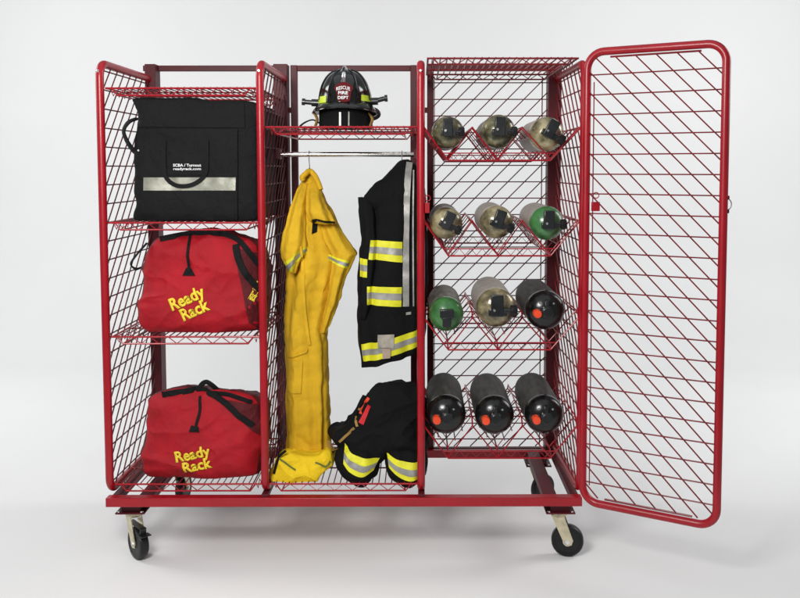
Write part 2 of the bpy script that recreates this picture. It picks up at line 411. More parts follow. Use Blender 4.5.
# wire shelves
def wire_shelf(xa, xb, z, ya=.012, yb=.59, r=.0038, rw=.0023, h=.027, dx=.025, m=RED, mw=REDW, xoff=0.):
    mb = MB(); e = .045
    for y in (ya, yb):
        mb.rod((xa, y, z), (xb, y, z), r, 8); lo = [(xa+e-.02, y, z), (xa+e, y, z-h), (xb-e, y, z-h), (xb-e+.02, y, z)]; mb.tube(lo, r*.9, 8)
        n = int((xb-xa-2*e)/.034); pts = []
        for i in range(n+1):
            x = xa+e+(xb-xa-2*e)*i/n; pts.append((x, y+.003, z-h if i % 2 == 0 else z))
        mb.tube(pts, .0022, 6)
    for x in (xa+.004, xb-.004): mb.rod((x, ya, z), (x, yb, z), r, 8); mb.rod((x+(e if x < (xa+xb)/2 else -e), ya, z-h), (x+(e if x < (xa+xb)/2 else -e), yb, z-h), r*.8)
    for x in (xa+.02, xb-.02):
        pts = []
        for i in range(19): pts.append((x, ya+(yb-ya)*i/18, z-h if i % 2 else z-.002))
        mb.tube(pts, .0016, 6)
    o = mb.build('wire_shelf', m, rack)
    mb = MB(); n = int((xb-xa)/dx)
    for i in range(1, n): x = xa+(xb-xa)*i/n; mb.rod((x, ya, z+.003), (x, yb, z+.003), rw)
    for y in (.2, .4): mb.rod((xa, y, z-.001), (xb, y, z-.001), rw*1.3)
    mb.build('deck_wire', mw, o)
    return o
Z1, Z2, Z3, Z4 = [W(200, y_, .012).z for y_ in (88.3, 222.8, 336.8, 484)]
for z in (Z1, Z2, Z3, Z4): wire_shelf(RX[0]+TR, RX[1]-TR, z)
ZM = W(340, 127.2, .012).z
wire_shelf(RX[1]+TR, RX[2]-TR, ZM); wire_shelf(RX[1]+TR, RX[2]-TR, Z4)
wire_shelf(RX[2]+TR+.008, RX[3]-TR-.005, 1.806, h=.022, m=REDW, mw=RED, dx=.026, rw=.0029)
# bottle cradles
ROWS = [  # valley y, peak y (photo) at the front wires
    (160, 127.5), (255.5, 221), (349.5, 318), (458, 426)]
VX = [448, 498, 551]; PXK = [428, 472.5, 522.5, 578]
for ri, (vy, py) in enumerate(ROWS):
    mb = MB()
    V_ = [W(x, vy, 0) for x in VX]; P_ = [W(x, py, 0) for x in PXK]
    P_[0].x = RX[2]+.012; P_[3].x = RX[3]-.012
    zv = V_[1].z; zp = P_[1].z
    line = [P_[0], V_[0], P_[1], V_[1], P_[2], V_[2], P_[3]]
    for q_ in line: q_.z = zv if q_ in V_ else zp
    lift = (0, 0, .02, .024)[ri]
    for k, y in enumerate((.005, .06, .18, .30, .42, .53, .585)):
        up = lift if 0 < k < 6 else 0
        mb.tube([(q_.x, y, q_.z+up) for q_ in line], .0042 if k in (0, 6) else .003, 8)
    for a, b in zip(line[:-1], line[1:]):
        for t in (.3, .6): mb.rod((a.x+(b.x-a.x)*t, .03, a.z+(b.z-a.z)*t+lift), (a.x+(b.x-a.x)*t, .56, a.z+(b.z-a.z)*t+lift), .0024)
    for q_ in line: mb.tube([(q_.x, .005, q_.z+.001), (q_.x, .035, q_.z+lift+.001), (q_.x, .555, q_.z+lift+.001), (q_.x, .585, q_.z+.001)], .003, 6)
    for y in (.005, .585):
        mb.rod((V_[0].x, y, zv-.002), (V_[2].x, y, zv-.002), .0034, 8)
        n = 18; mb.tube([(V_[0].x+(V_[2].x-V_[0].x)*i/n, y+.004, zv+(0 if i % 2 else .026)) for i in range(n+1)], .0017, 6)
        mb.rod((V_[0].x-.02, y, zv+.026), (V_[2].x+.02, y, zv+.026), .0026)
    mb.build('bottle_cradle', RED if ri != 3 else RED, rack)
# hanging rod
mb = MB(); YR = .30; ra = W(281, 154.6, YR); zr = ra.z
mb.tube([(RX[1]+.004, YR, zr), (RX[2]-.004, YR, zr)], .0105, 18)
hr = mb.build('hanging_rod', CHROME, rack)
for x, sg in ((RX[1], 1), (RX[2], -1)):
    mb = MB(); mb.box((min(x, x+sg*.03), YR-.02, zr-.02), (max(x, x+sg*.03), YR+.02, zr+.022)); mb.build('rod_bracket', REDD, hr, bevel=.002)
# door
DL = .4916-.0; DA = .527; hx, hy = RX[3]+.004, -.034
dx_, dy_ = math.cos(DA), -math.sin(DA)
def dpl(u, z, s_): return (hx+u*dx_+s_*dy_, hy+u*dy_-s_*dx_, z)
mb = MB(); mb.tube([dpl(u, z, 0) for u, z in rounded_loop(0, DL+.014, .092, 1.822, .065)], .015, 16, closed=True)
door = mb.build('door', RED, rack)
mb = MB(); rows = [1.364+.0745*k for k in range(-20, 8)]
mesh_wires(mb, .012, DL+.004, .115, 1.800, rows, .0752, -1.0, dpl, r=.0028, phase=.052)
mb.rod(dpl(.028, .16, .002), dpl(.028, 1.71, .002), .0022); mb.rod(dpl(.09, 1.800, .003), dpl(.42, 1.800, .003), .004); mb.rod(dpl(.09, .116, .003), dpl(.42, .116, .003), .004)
mb.build('wire_mesh', REDW, door)
for z in (1.66, 1.2, .35):
    mb = MB(); mb.rod((RX[3]+.006, -.017, z-.03), (RX[3]+.006, -.017, z+.03), .008, 12); mb.build('hinge', REDD, door)
mb = MB(); z = 1.254; c = dpl(.018, z, 0)
mb.box((c[0]+.004, c[1]-.012, z-.03), (c[0]+.034, c[1]+.004, z+.005)); mb.tube([(c[0]+.02+.011*math.cos(a), c[1]-.006, z+.03+.011*math.sin(a)) for a in [2*PI*i/16 for i in range(16)]], .0022, 6, closed=True)
mb.build('catch', RED, door, bevel=.002)
mb = MB(); c = Vector(dpl(DL+.014, 1.259, 0)); rr = .017
mb.tube([(c.x+.013+rr*math.sin(a)*.9, c.y, c.z+rr*1.15*math.cos(a)) for a in [PI*i/12 for i in range(13)]], .0022, 8)
mb.build('latch_ring', STEEL, door)
for dz in (.024, -.024):
    mb = MB(); mb.box((c.x+.004, c.y-.008, c.z+dz-.007), (c.x+.019, c.y+.008, c.z+dz+.007)); mb.build('latch_lug', REDD, door, bevel=.002)
# catch on the third upright
mb = MB(); x = RX[2]+TR
mb.box((x, -.008, 1.215), (x+.018, .012, 1.255)); mb.tube([(x+.011+.01*math.cos(a), 0, 1.272+.011*math.sin(a)) for a in [2*PI*i/16 for i in range(16)]], .0022, 6, closed=True)
mb.build('catch', RED, rack, bevel=.002)
# casters
def caster(x, y, ztop, head, zc, r=.057, brake=False, sc=1.):
    """head: direction the wheel trails, seen from above"""
    ang = head; off = .035
    M = Matrix.Translation((x, y, 0)) @ Matrix.Rotation(ang, 4, 'Z')
    def T(px, py, pz): return M @ Vector((px, py, pz))
    mb = MB()   # fork: swivel head plus two cheeks that slant back to the axle
    mb.lathe([(.030, ztop-.022), (.034, ztop-.016), (.032, ztop-.003), (.02, ztop-.001)], 24, M)
    for sgn in (-1, 1):
        yy = sgn*.0225
        prof = [(-.030, ztop-.016), (.020, ztop-.016), (off+.022, zc+.006), (off+.016, zc-.012), (off-.004, zc-.018), (off-.014, zc-.006)]
        v = [T(a, yy-.0016, b) for a, b in prof]+[T(a, yy+.0016, b) for a, b in prof]; n = len(prof)
        mb.add(v, [tuple(range(n)), tuple(range(2*n-1, n-1, -1))]+[(k, n+k, n+(k+1) % n, (k+1) % n) for k in range(n)], False)
    mb.box((-.03, -.023, ztop-.018), (.022, .023, ztop-.0155), M)
    c = mb.build('caster', ZINC, rack)
    ax = Matrix.Translation(T(off, 0, zc)) @ Matrix.Rotation(ang, 4, 'Z') @ Matrix.Rotation(PI/2, 4, 'X')
    mb = MB(); mb.lathe([(.018, -.0175), (r-.016, -.0175), (r-.015, -.019), (r-.004, -.0175), (r, -.011), (r, .011), (r-.004, .0175), (r-.015, .019), (r-.016, .0175), (.018, .0175)], 48, ax)
    mb.build('wheel', RUBBER, c)
    mb = MB(); mb.lathe([(.0075, -.027), (.0075, .027)], 12, ax); mb.lathe([(.019, -.0196), (.017, -.0206), (.017, .0206), (.019, .0196)], 24, ax); mb.lathe([(.010, -.0255), (.010, -.0235)], 6, ax); mb.lathe([(.010, .0235), (.010, .0255)], 6, ax)
    mb.build('axle_bolt', STEEL, c)
    mb = MB(); mb.box((x-.058, y-.052, ztop), (x+.058, y+.052, ztop+.0055)); mb.build('mounting_plate', REDD, c, bevel=.0015)
    mb = MB(); mb.box((x-.036, y-.036, ztop+.0055), (x+.036, y+.036, .0595)); mb.build('spacer_block', REDD, c)
    for a in (-1, 1):
        for b in (-1, 1): mb = MB(); mb.lathe([(.0065, ztop+.0055), (.0065, ztop+.011)], 6, Matrix.Translation((x+a*.045, y+b*.042, 0))); mb.build('plate_bolt', STEEL, c)
    if brake:
        mb = MB(); mb.box((-.035, -.014, zc+.067), (.085, .014, zc+.071), M); mb.box((.078, -.022, zc+.045), (.112, .022, zc+.049), M); mb.box((.0785, -.013, zc+.045), (.0845, .013, zc+.071), M)
        mb.build('brake_pedal', BLACKPL, c, bevel=.002)
ZW = FLOOR+.064
caster(.072, .060, .022, math.radians(-48), ZW, r=.064, brake=True)
caster(1.777, .055, .022, math.radians(-8), ZW, r=.064)
caster(1.765, .60, .022, math.radians(38), ZW, r=.064)
caster(.110, .60, .022, math.radians(84), ZW, r=.064)
# ------------------------------------------------------------------ air cylinders
def bottle(cpx, Yf, r, dome_m, body_m, kind, label, twist=0., length=.44):
    c = W(cpx[0], cpx[1], Yf+.03); t = thing('air_cylinder', label, 'air cylinder', (c.x, Yf, c.z), 'air cylinders lying in the rack')
    B = Matrix.Translation((c.x, 0, c.z)) @ Matrix.Rotation(-PI/2, 4, 'X')      # local z -> +Y
    ys = Yf+.062   # shoulder
    mb = MB(); mb.lathe([(r*.985, ys-.002), (r, ys+.012), (r, ys+length-.09), (r*.94, ys+length-.05), (r*.72, ys+length-.02), (r*.3, ys+length), (.01, ys+length+.002)], 48, B)
    mb.build('body', body_m, t)
    mb = MB(); pr = [(.012, Yf+.003)]
    for i in range(1, 15): a = i/14*PI/2; pr.append((max(.014, (r+.0008)*math.sin(a)), ys-.002-(ys-Yf-.005)*math.cos(a)))
    pr.append((r+.0008, ys+.006)); mb.lathe(pr, 48, B)
    mb.build('dome', dome_m, t)
    V = Matrix.Translation((c.x, Yf, c.z)) @ Matrix.Rotation(twist, 4, 'Y')
    VX_ = V @ Matrix.Rotation(PI/2, 4, 'Y')                                       # local z -> +X
    VY_ = V @ Matrix.Rotation(-PI/2, 4, 'X')
    k = r/.065
    if kind == 'valve':
        mb = MB(); mb.lathe([(.019*k, .008), (.019*k, -.012), (.015*k, -.018)], 20, VY_)
        mb.box((-.022*k, -.040, -.018*k), (.018*k, -.012, .052*k), V); mb.box((-.030*k, -.036, -.017*k), (.03*k, -.014, .006*k), V)
        mb.lathe([(.010*k, .010*k), (.010*k, .045*k)], 16, VX_ @ Matrix.Translation((0, -.026, 0)))
        vb = mb.build('valve', BLACKPL, t, bevel=.003)
        mb = MB(); g = [(.012*k, .040*k), (.019*k, .042*k), (.020*k, .058*k), (.016*k, .063*k)]
        mb.lathe(g, 14, VX_ @ Matrix.Translation((0, -.026, 0))); mb.build('hand_wheel', RUBBER, vb)
        mb = MB(); mb.lathe([(.0045, -.046), (.006, -.042)], 10, V @ Matrix.Translation((-.012*k, 0, .004)) @ Matrix.Rotation(-PI/2, 4, 'X')); mb.build('outlet', STEEL, vb)
    elif kind == 'cap':       # a rubber dust boot without the wheel turned aside
        mb = MB(); mb.lathe([(.02*k, .008), (.02*k, -.02), (.016*k, -.026)], 20, VY_)
        mb.box((-.026*k, -.034, -.002), (.026*k, -.008, .030*k), V); mb.box((-.016*k, -.030, -.038*k), (.016*k, -.008, 0), V)
        mb.build('valve', BLACKPL, t, bevel=.003)
    else:
        mb = MB(); R_ = r*.30; mb.lathe([(R_*.2, -.016), (R_*.8, -.016), (R_*.9, -.012), (R_, -.014), (R_*1.12, -.008), (R_*1.15, .01)], 32, VY_)
        mb.box((-.006, -.012, R_*.9), (.006, .02, r*.62), V)
        mb.lathe([(.011, r*.25), (.011, r*.62)], 14, VX_ @ Matrix.Rotation(PI, 4, 'X') @ Matrix.Translation((0, .0, 0)))
        vb = mb.build('valve', BLACKPL, t, bevel=.002)
        mb = MB(); X = -r*.50; mb.lathe([(.016, .02), (.0165, -.018), (.0145, -.023), (.006, -.024)], 10, V @ Matrix.Translation((X, 0, -.004)) @ Matrix.Rotation(-PI/2, 4, 'X'))
        mb.build('dust_cap', ORNG, vb)
        for aa in (50, 128): mb = MB(); mb.lathe([(.004, -.002), (.0045, .012)], 10, V @ Matrix.Translation((r*.55*math.cos(math.radians(aa)), .012, r*.55*math.sin(math.radians(aa)))) @ Matrix.Rotation(-PI/2, 4, 'X')); mb.build('gauge', STEEL, vb)
    return t
S_, L_ = .0625, .0765
bottle((448, 132.5), -.02, S_, BRASSD, WRAP, 'valve', 'dull olive air cylinder at the left end of the top row of cylinders')
bottle((499, 131.5), -.02, .0655, BRASSD, WRAP, 'valve', 'dark olive air cylinder in the middle of the top row of cylinders', .06)
bottle((547.5, 134), -.02, .066, BRASSY, WRAPL, 'valve', 'worn golden air cylinder at the right end of the top row, valve tilted down', .5)
bottle((446.5, 223.5), -.02, .0625, BRASSY, WRAP, 'valve', 'worn golden air cylinder at the left end of the second row of cylinders', .45)
bottle((497, 222.5), -.02, .0645, BRASSY, WRAPL, 'valve', 'golden brown air cylinder between a golden and a green one in the second row', .35)
bottle((547.5, 223.5), -.02, .066, GREEND, WRAPL, 'valve', 'green air cylinder at the right end of the second row of cylinders', 0)
bottle((446.5, 315), -.02, .067, GREEND, WRAP, 'cap', 'green air cylinder with a dark valve at the left end of the third row', 0)
bottle((496.5, 308.5), -.04, L_, BRASSY, WRAPL, 'valve', 'large pale golden air cylinder with wide grey body in the middle of the third row', 0)
bottle((546, 311), -.04, L_, BOOT, WRAPD, 'boot', 'black domed air cylinder with orange cap at the right end of the third row')
bottle((446.5, 416), -.04, L_, BOOT, WRAPD, 'boot', 'black domed air cylinder with orange cap at the left end of the bottom row')
bottle((495, 416.5), -.04, L_, BOOT, WRAPD, 'boot', 'black domed air cylinder with orange cap in the middle of the bottom row')
bottle((545, 416), -.04, L_, BOOT, WRAPD, 'boot', 'black domed air cylinder with orange cap at the right end of the bottom row')
# ------------------------------------------------------------------ black equipment bag on the second shelf
bg = thing('equipment_bag', 'boxy black equipment bag with silver reflective band on the second shelf of the left bay', 'bag', (.30, .28, Z2))
out = [(133, 98), (160, 98), (190, 98.5), (214, 101), (235, 100), (250, 101), (257, 108), (257.5, 140), (258, 180), (257, 214), (250, 221), (215, 221), (180, 221), (150, 221.3), (134, 221), (132, 214), (135, 204), (132, 190), (133, 170), (133, 150), (136, 130), (137, 115), (133, 104)]
mb = soft_solid(out, .05, .045, .50, R=.05, n=7, center=(195, 160))
displace(mb, lambda p: .006*fb(p, 7)+.003*ridge(p, 11))
body = mb.build('body', BLKF, bg); fix_normals(body); bv = bvh_of(body)
o = patch(bv, [(134, 98), (244, 101), (245, 128), (137, 127)], .045, 40, 14, off=.006, thick=.008).build('flap', BLKF, bg); fix_normals(o)
o = patch(bv, [(146, 129.5), (238, 129.5), (238, 220), (142, 220)], .045, 40, 30, off=.010, thick=.02).build('front_pocket', BLKF, bg); fix_normals(o); bv2 = bvh_of(body, o)
o = patch(bv2, [(144, 177.5), (236, 177.5), (236, 190.5), (144, 190.5)], .04, 50, 6, off=.002).build('reflective_band', SILVB, bg); fix_normals(o)
bv3 = bvh_of(body, o)
o = strap(bv2, [(165, 140), (165, 160), (166.5, 176), (175, 184.5), (187, 186), (198, 182), (206, 173), (207.5, 155), (207.5, 140)], .04, .016, off=.006).build('handle', BLKF, bg); fix_normals(o)
o = patch(bv2, [(168, 154), (207, 154), (207, 175), (168, 175)], .04, 10, 8, off=.003, thick=.004).build('label_patch', BLKF, bg); fix_normals(o); bv4 = bvh_of(o)
lettering('SCBA / Turnout', (188, 165.3), 3.0, .04, bv4, 'lettering', WHT, bg, bold=.02, width_px=28.5)
lettering('readyrack.com', (188, 169.3), 3.4, .04, bv4, 'lettering', WHT, bg, bold=.02, width_px=28)
mb = MB(); mb.tube(catmull([tuple(W(x, y, Y)) for x, y, Y in ((136, 119, .10), (129, 122, .08), (124.5, 128, .08), (124, 134, .08), (128, 143, .07), (133, 150, .07), (137, 154, .08))], 8, False), .022, 10, flat=.3)
mb.build('side_handle', BLKF, bg)
mb = MB(); c = W(138.5, 150.5, .04); mb.lathe([(.003, -.002), (.004, .003)], 10, Matrix.Translation(c) @ Matrix.Rotation(PI/2, 4, 'X')); mb.build('snap_stud', STEEL, bg)
# ------------------------------------------------------------------ red duffel bags
def duffel(label, zdeck, out, top, seam, zip_, tab, textc, ang, htxt, side, straps, ctr, seed, loop=None, sag=.1):
    b = thing('duffel_bag', label, 'duffel bag', (.30, .28, zdeck), 'red duffel bags in the left bay')
    mb = soft_solid(out, .06, .05, .54, R=.11, n=3.2, center=ctr, lean=.06, back_scale=.9)
    o3 = Vector((seed*3.1, seed*1.7, seed))
    displace(mb, lambda p: .014*fb(p+o3, 3.6, 2)+.014*crease(Vector((p.x*.7+p.z*.6, p.y, p.z*1.2-.4*p.x))+o3, 3.6)+.008*crease(Vector((p.x-p.z*.4, p.y, p.z*1.3))-o3, 7)+.003*crease(p+o3, 15))
    zmin = zdeck+.006
    mb.v = [(x, y, max(zdeck+(z-zdeck)*(1-sag*max(0, min(1, (y-.10)/.34))), zmin)) for x, y, z in mb.v]
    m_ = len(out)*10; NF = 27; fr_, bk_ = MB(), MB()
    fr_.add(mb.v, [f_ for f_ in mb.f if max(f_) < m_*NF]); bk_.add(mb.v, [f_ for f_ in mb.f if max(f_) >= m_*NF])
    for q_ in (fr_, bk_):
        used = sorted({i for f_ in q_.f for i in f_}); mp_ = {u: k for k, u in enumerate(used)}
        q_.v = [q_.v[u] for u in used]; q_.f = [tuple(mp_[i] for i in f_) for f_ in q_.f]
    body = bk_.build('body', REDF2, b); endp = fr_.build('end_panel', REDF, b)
    for o in (body, endp): fix_normals(o)
    bv = bvh_of(body, endp)
    for pl in top:
        o = patch(bv, pl, .08, 40, 14, off=.0035, thick=.006).build('shaded_top_patch', REDF2, b); fix_normals(o)  # darkened patch, shade under the shelf painted onto the bag
    for pl, w in straps:
        o = strap(bv, pl, .08, w, off=.009, thick=.004).build('strap', BLKF, b); fix_normals(o)
    o = strap(bv, zip_, .06, .010, off=.007).build('zip', BLKF, b); fix_normals(o)
    o = patch(bv, tab, .05, 8, 6, off=.007, thick=.004).build('zip_tab', BLKF, b); fix_normals(o)
    lettering('Ready\n Rack', textc, htxt, .03, bv, 'lettering', LETY, b, ang=ang, bold=.022, off=.003, width_px=38, line=.82, heavy=.026)
    if side: lettering('Ready\nRack', side, 20, .03, bv, 'lettering', LETY, b, ang=-.5, bold=.03, off=.003, width_px=9, line=.8)
    if loop:
        mb = MB(); mb.tube(catmull([tuple(W(*q)) for q in loop], 8, False), .010, 8, flat=.35); mb.build('grab_loop', BLKF, b)
    return b
duffel('red duffel bag with black webbing on the third shelf, below the black bag', Z3,
    [(146, 250), (153, 241), (166, 236), (185, 232.5), (205, 230.5), (228, 232), (245, 238), (255, 247), (257.4, 262), (258.8, 285), (259.1, 310), (258.1, 328), (252, 334), (225, 336), (190, 336.5), (160, 336), (141, 332), (136, 322), (137, 306), (139, 288), (140.5, 268), (142, 257)],
    [[(235, 247), (258, 254), (263, 330), (250, 322)]],
    None, [(188, 234), (188.5, 245), (189, 258), (190, 272)], [(186, 268), (191, 268), (195, 275.5), (182.5, 275.5)],
    (189.5, 304.5), .42, 28, (254, 293), [([(160, 239), (185, 234.5), (215, 232.5), (238, 240), (252, 256), (262, 275)], .022), ([(236, 244), (241, 262), (252, 280), (262, 292)], .026)],
    (198, 290), 1., loop=[(147, 243, .1), (138, 253, .08), (131.5, 262, .07), (131.5, 266, .07), (136, 269, .06), (140, 268, .08)])
duffel('slumped red duffel bag with raised black grab handle on the lowest shelf', Z4,
    [(150, 399), (165, 394), (185, 391), (205, 391), (225, 392), (245, 396), (257, 405), (258.4, 425), (259.1, 450), (258.1, 470), (252, 479), (225, 482), (190, 483.5), (160, 482.5), (143, 478), (139, 465), (141, 445), (143, 425), (146, 408)],
    [[(222, 399), (262, 406), (263, 438), (243, 420)]],
    None, [(199, 397), (200, 410), (198, 420), (196.5, 428)], [(191.5, 425), (199.5, 426), (200, 431), (190, 430.5)],
    (193.5, 460), .21, 24.5, None, [([(162, 394.5), (182, 391.5), (202, 391), (222, 399), (238, 412), (254, 424)], .024), ([(206, 392.5), (230, 395), (252, 402)], .016)],
    (200, 440), 2.6, sag=.26, loop=[(196, 397, .1), (200.5, 386, .1), (206, 382, .1), (212, 385, .1), (219, 391, .12), (228, 396, .16)])
# ------------------------------------------------------------------ helmet
hc = W(345.5, 108, .25); hx0, hy0, hz0 = hc.x, .25, hc.z
he = thing('fire_helmet', 'glossy black fire helmet with lime squares and red front shield on a wire shelf', 'helmet', (hx0, hy0, ZM))
mb = MB(); v = []; f = []; NS, NL = 64, 26
RXh, RYh, RZh = .112, .142, .152
for i in range(NL+1):
    a = (i/NL)*PI/2
    for k in range(NS):
        th = 2*PI*k/NS
        cr = 1+.035*max(0, math.cos(4*th))**6*math.sin(a)**.5*(1 if i < NL else 1)
        comb = .012*math.exp(-((math.cos(th)*math.cos(a))/.06)**2)*(math.sin(a))
        r_ = math.cos(a)**.72 if i < NL else 0
        v.append((hx0+RXh*r_*math.cos(th), hy0+RYh*r_*math.sin(th), hz0+.0+(RZh*math.sin(a)+comb)))
for i in range(NL):
    for k in range(NS):
        l = (k+1) % NS; f.append((i*NS+k, i*NS+l, (i+1)*NS+l, (i+1)*NS+k))
mb.add(v, f); shell = mb.build('shell', HELM, he); bvs = bvh_of(shell)
mb = MB(); pts = [(hx0, hy0+RYh*math.cos(a)**.72*(-1)*1.0 if a < PI/2 else hy0+RYh*abs(math.cos(a))**.72, hz0+RZh*math.sin(a)+.010) for a in [PI*(.12+.76*i/24) for i in range(25)]]
mb.tube(pts, .007, 10); mb.build('ridge', HELM, he)
# ribs across the crown
for sgn in (-1, 1):
    for ph in (.55, 1.15):
        pts = []; mb = MB()
        for i in range(14):
            a = .18+i/13*(PI/2-.25); r_ = math.cos(a)**.72
            th = -PI/2+sgn*ph
            pts.append((hx0+RXh*r_*math.cos(th), hy0+RYh*r_*math.sin(th), hz0+RZh*math.sin(a)+.001))
        mb.tube(pts, .0045, 8); mb.build('crown_rib', HELM, he)
mb = MB(); v = []; f = []
prof = [(0, .012), (.3, .008), (.7, .000), (.95, -.008), (1, -.013), (.95, -.016), (.6, -.009), (0, -.004)]
for k in range(NS):
    th = 2*PI*k/NS; ext = .028+.03*max(0, math.sin(th))**2+.006*max(0, -math.sin(th))
    for t, dz in prof:
        v.append((hx0+(RXh-.004+ext*t)*math.cos(th), hy0+(RYh-.004+ext*t)*math.sin(th), hz0+dz-.016*t*abs(math.cos(th))**2+.004))
n = len(prof)
for k in range(NS):
    l = (k+1) % NS
    for j in range(n): f.append((k*n+j, l*n+j, l*n+(j+1) % n, k*n+(j+1) % n))
mb.add(v, f); o = mb.build('brim', HELM, he); fix_normals(o)
# liner and neck curtain below the brim, reaching the shelf
mb = MB(); v = []; f = []
zb_ = ZM+.006
for j in range(9):
    t = j/8
    for k in range(NS):
        th = 2*PI*k/NS; g = 1+.02*math.sin(9*th)*t
        v.append((hx0+(RXh-.004+.002*t)*g*math.cos(th), hy0+(RYh-.012)*g*math.sin(th), hz0-.002+(zb_-hz0+.002)*t))
for j in range(8):
    for k in range(NS):
        l = (k+1) % NS; f.append((j*NS+k, j*NS+l, (j+1)*NS+l, (j+1)*NS+k))
f.append(tuple(8*NS+k for k in range(NS))); mb.add(v, f); lin = mb.build('neck_curtain', BLKC, he); fix_normals(lin); bvl = bvh_of(lin)
mb = patch(bvl, [(339.5, 112.5), (341.5, 112.5), (341.5, 126), (339.5, 126)], .14, 3, 8, off=.002); o = mb.build('white_piping', WHT, he); fix_normals(o)
mb = patch(bvl, [(348.5, 112), (349.8, 112), (349.8, 126), (348.5, 126)], .14, 3, 8, off=.002); o = mb.build('grey_piping', SILV, he); fix_normals(o)
for x0_, x1_ in ((314.5, 319.5), (369, 374.5)):
    mb = MB(); a = W(x0_, 113, .22); b2 = W(x1_, 126, .22)
    mb.tube(catmull([(a.x, .2, a.z), ((a.x+b2.x)/2+.004, .19, (a.z+b2.z)/2), (a.x+.006, .2, b2.z)], 6, False), .009, 8, flat=.4); mb.build('ear_strap', TAN, he)
for q_, lab in (([(318.2, 97), (327.6, 97), (327.6, 103.6), (318.2, 103.8)], 'l'), ([(362.3, 96), (371, 96), (371, 102), (362.3, 102)], 'r')):
    o = patch(bvs, q_, .2, 10, 6, off=.002).build('reflective_square', LIME, he); fix_normals(o)
# side knobs (for the visor)
for sx in (-1, 1):
    c0 = Vector((hx0+sx*(RXh+.005), hy0-.03, hz0+.018+(.006 if sx > 0 else 0)))
    mb = MB(); mb.rod(c0, c0+Vector((sx*.045, 0, .004 if sx < 0 else .012)), .010, 14); e_ = c0+Vector((sx*.045, 0, .004 if sx < 0 else .012))
    mb.rod(e_, e_+Vector((sx*.012, 0, .001)), .014, 14); mb.rod(c0-Vector((sx*.012, 0, 0)), c0+Vector((sx*.018, 0, .001)), .015, 14)
    mb.build('visor_knob', BLACKPL, he)
mb = MB(); mb.tube(catmull([(hx0+.095, hy0-.02, hz0-.004), (hx0+.125, hy0-.02, hz0-.016), (hx0+.132, hy0-.02, hz0-.03), (hx0+.112, hy0-.02, hz0-.04), (hx0+.1, hy0-.02, hz0-.03)], 6, False), .014, 10); mb.build('visor', BLACKPL, he)
# front shield
shc = W(344, 92.5, .12)
def shx(u, w_): return Vector((shc.x+u, hy0-.128-.02*(1-((w_+.045)/.09))*-1*0-.012+.06*u*u*8, shc.z+w_))
mb = MB(); ol = [(-.036, .030), (-.02, .041), (0, .046), (.02, .041), (.036, .030), (.044, .018), (.034, 0), (.031, -.02), (.026, -.038), (0, -.044), (-.026, -.038), (-.031, -.02), (-.034, 0), (-.044, .018)]
ol = [(p.x*.86, p.y*.88) for p in catmull(ol, 4)]
n = len(ol); v = [shx(u, w_)+Vector((0, -.003, 0)) for u, w_ in ol]+[shx(u, w_)+Vector((0, .003, 0)) for u, w_ in ol]+[shx(0, 0)+Vector((0, -.003, 0)), shx(0, 0)+Vector((0, .003, 0))]
f = [(k, (k+1) % n, 2*n) for k in range(n)]+[(n+(k+1) % n, n+k, 2*n+1) for k in range(n)]+[((k+1) % n, k, n+k, n+(k+1) % n) for k in range(n)]
mb.add(v, f, False); sh = mb.build('front_shield', SHRED, he); fix_normals(sh); bvh_s = bvh_of(sh)
lettering('RESCUE', (343.5, 88), 3.6, .12, bvh_s, 'shield_lettering', WHT, sh, bold=.02, width_px=14, arc=9)
lettering('FIRE', (343.5, 93.2), 3.4, .12, bvh_s, 'shield_lettering', WHT, sh, bold=.03, width_px=10)
lettering('DEPT', (343.5, 98), 3.2, .12, bvh_s, 'shield_lettering', WHT, sh, bold=.03, width_px=11)
mb = MB(); cc = shx(0, .046); mb.tube([cc+Vector((0, .004, -.006)), cc+Vector((0, -.004, .012)), cc+Vector((0, .01, .03))], .007, 10); mb.build('shield_holder', STEEL, sh)
mb = MB(); mb.tube(catmull([tuple(W(x, y, Y)) for x, y, Y in ((319, 123, .22), (313, 120, .2), (306, 122, .17), (300, 126.5, .14), (303, 127.5, .13), (316, 127.6, .14))], 8, False), .006, 8, flat=.5); mb.build('chin_strap', BLKF, he)
# ------------------------------------------------------------------ yellow garment on its hanger
def hanger(name, label, x, ztop, half, zdrop, tilt=0.):
    mb = MB(); P = []
    r_ = .0145
    for i in range(13): a = math.radians(-40+i*20); P.append((x, YR+r_*math.cos(a)*1.0, ztop+r_*math.sin(a)))
    P = P[::-1][:-1]
    P = [(x, YR+r_*math.cos(math.radians(a)), zr+r_*math.sin(math.radians(a))) for a in range(-20, 200, 15)]+[(x, YR-r_, zr-.02), (x, YR-.004, zr-.035), (x, YR, zr-.055)]
    mb.tube(P, .0019, 8)
    c = Vector((x, YR, zr-.055)); a_, b_ = c+Vector((-half, 0, -zdrop-tilt)), c+Vector((half, 0, -zdrop+tilt))
    mb.tube([c, a_, a_+Vector((.01, 0, -.006)), b_+Vector((-.01, 0, -.006)), b_, c], .0019, 8)
    o = mb.build(name, STEEL); tag(o, label, 'coat hanger', 'wire coat hangers on the chrome rod')
hxL = W(309.5, 160, YR).x; hxR = W(402, 160, YR).x
hanger('coat_hanger', 'thin wire coat hanger on the chrome rod holding the yellow coat', hxL, zr, .05, .09)
hanger('coat_hanger', 'thin wire coat hanger on the chrome rod holding the black coat', hxR, zr, .05, .06)
yc = thing('fire_coat', 'long yellow wildland coat and trousers hanging from the chrome rod down to the bottom shelf', 'coat', (W(308, 300, .3).x, .3, W(308, 455, .3).z))
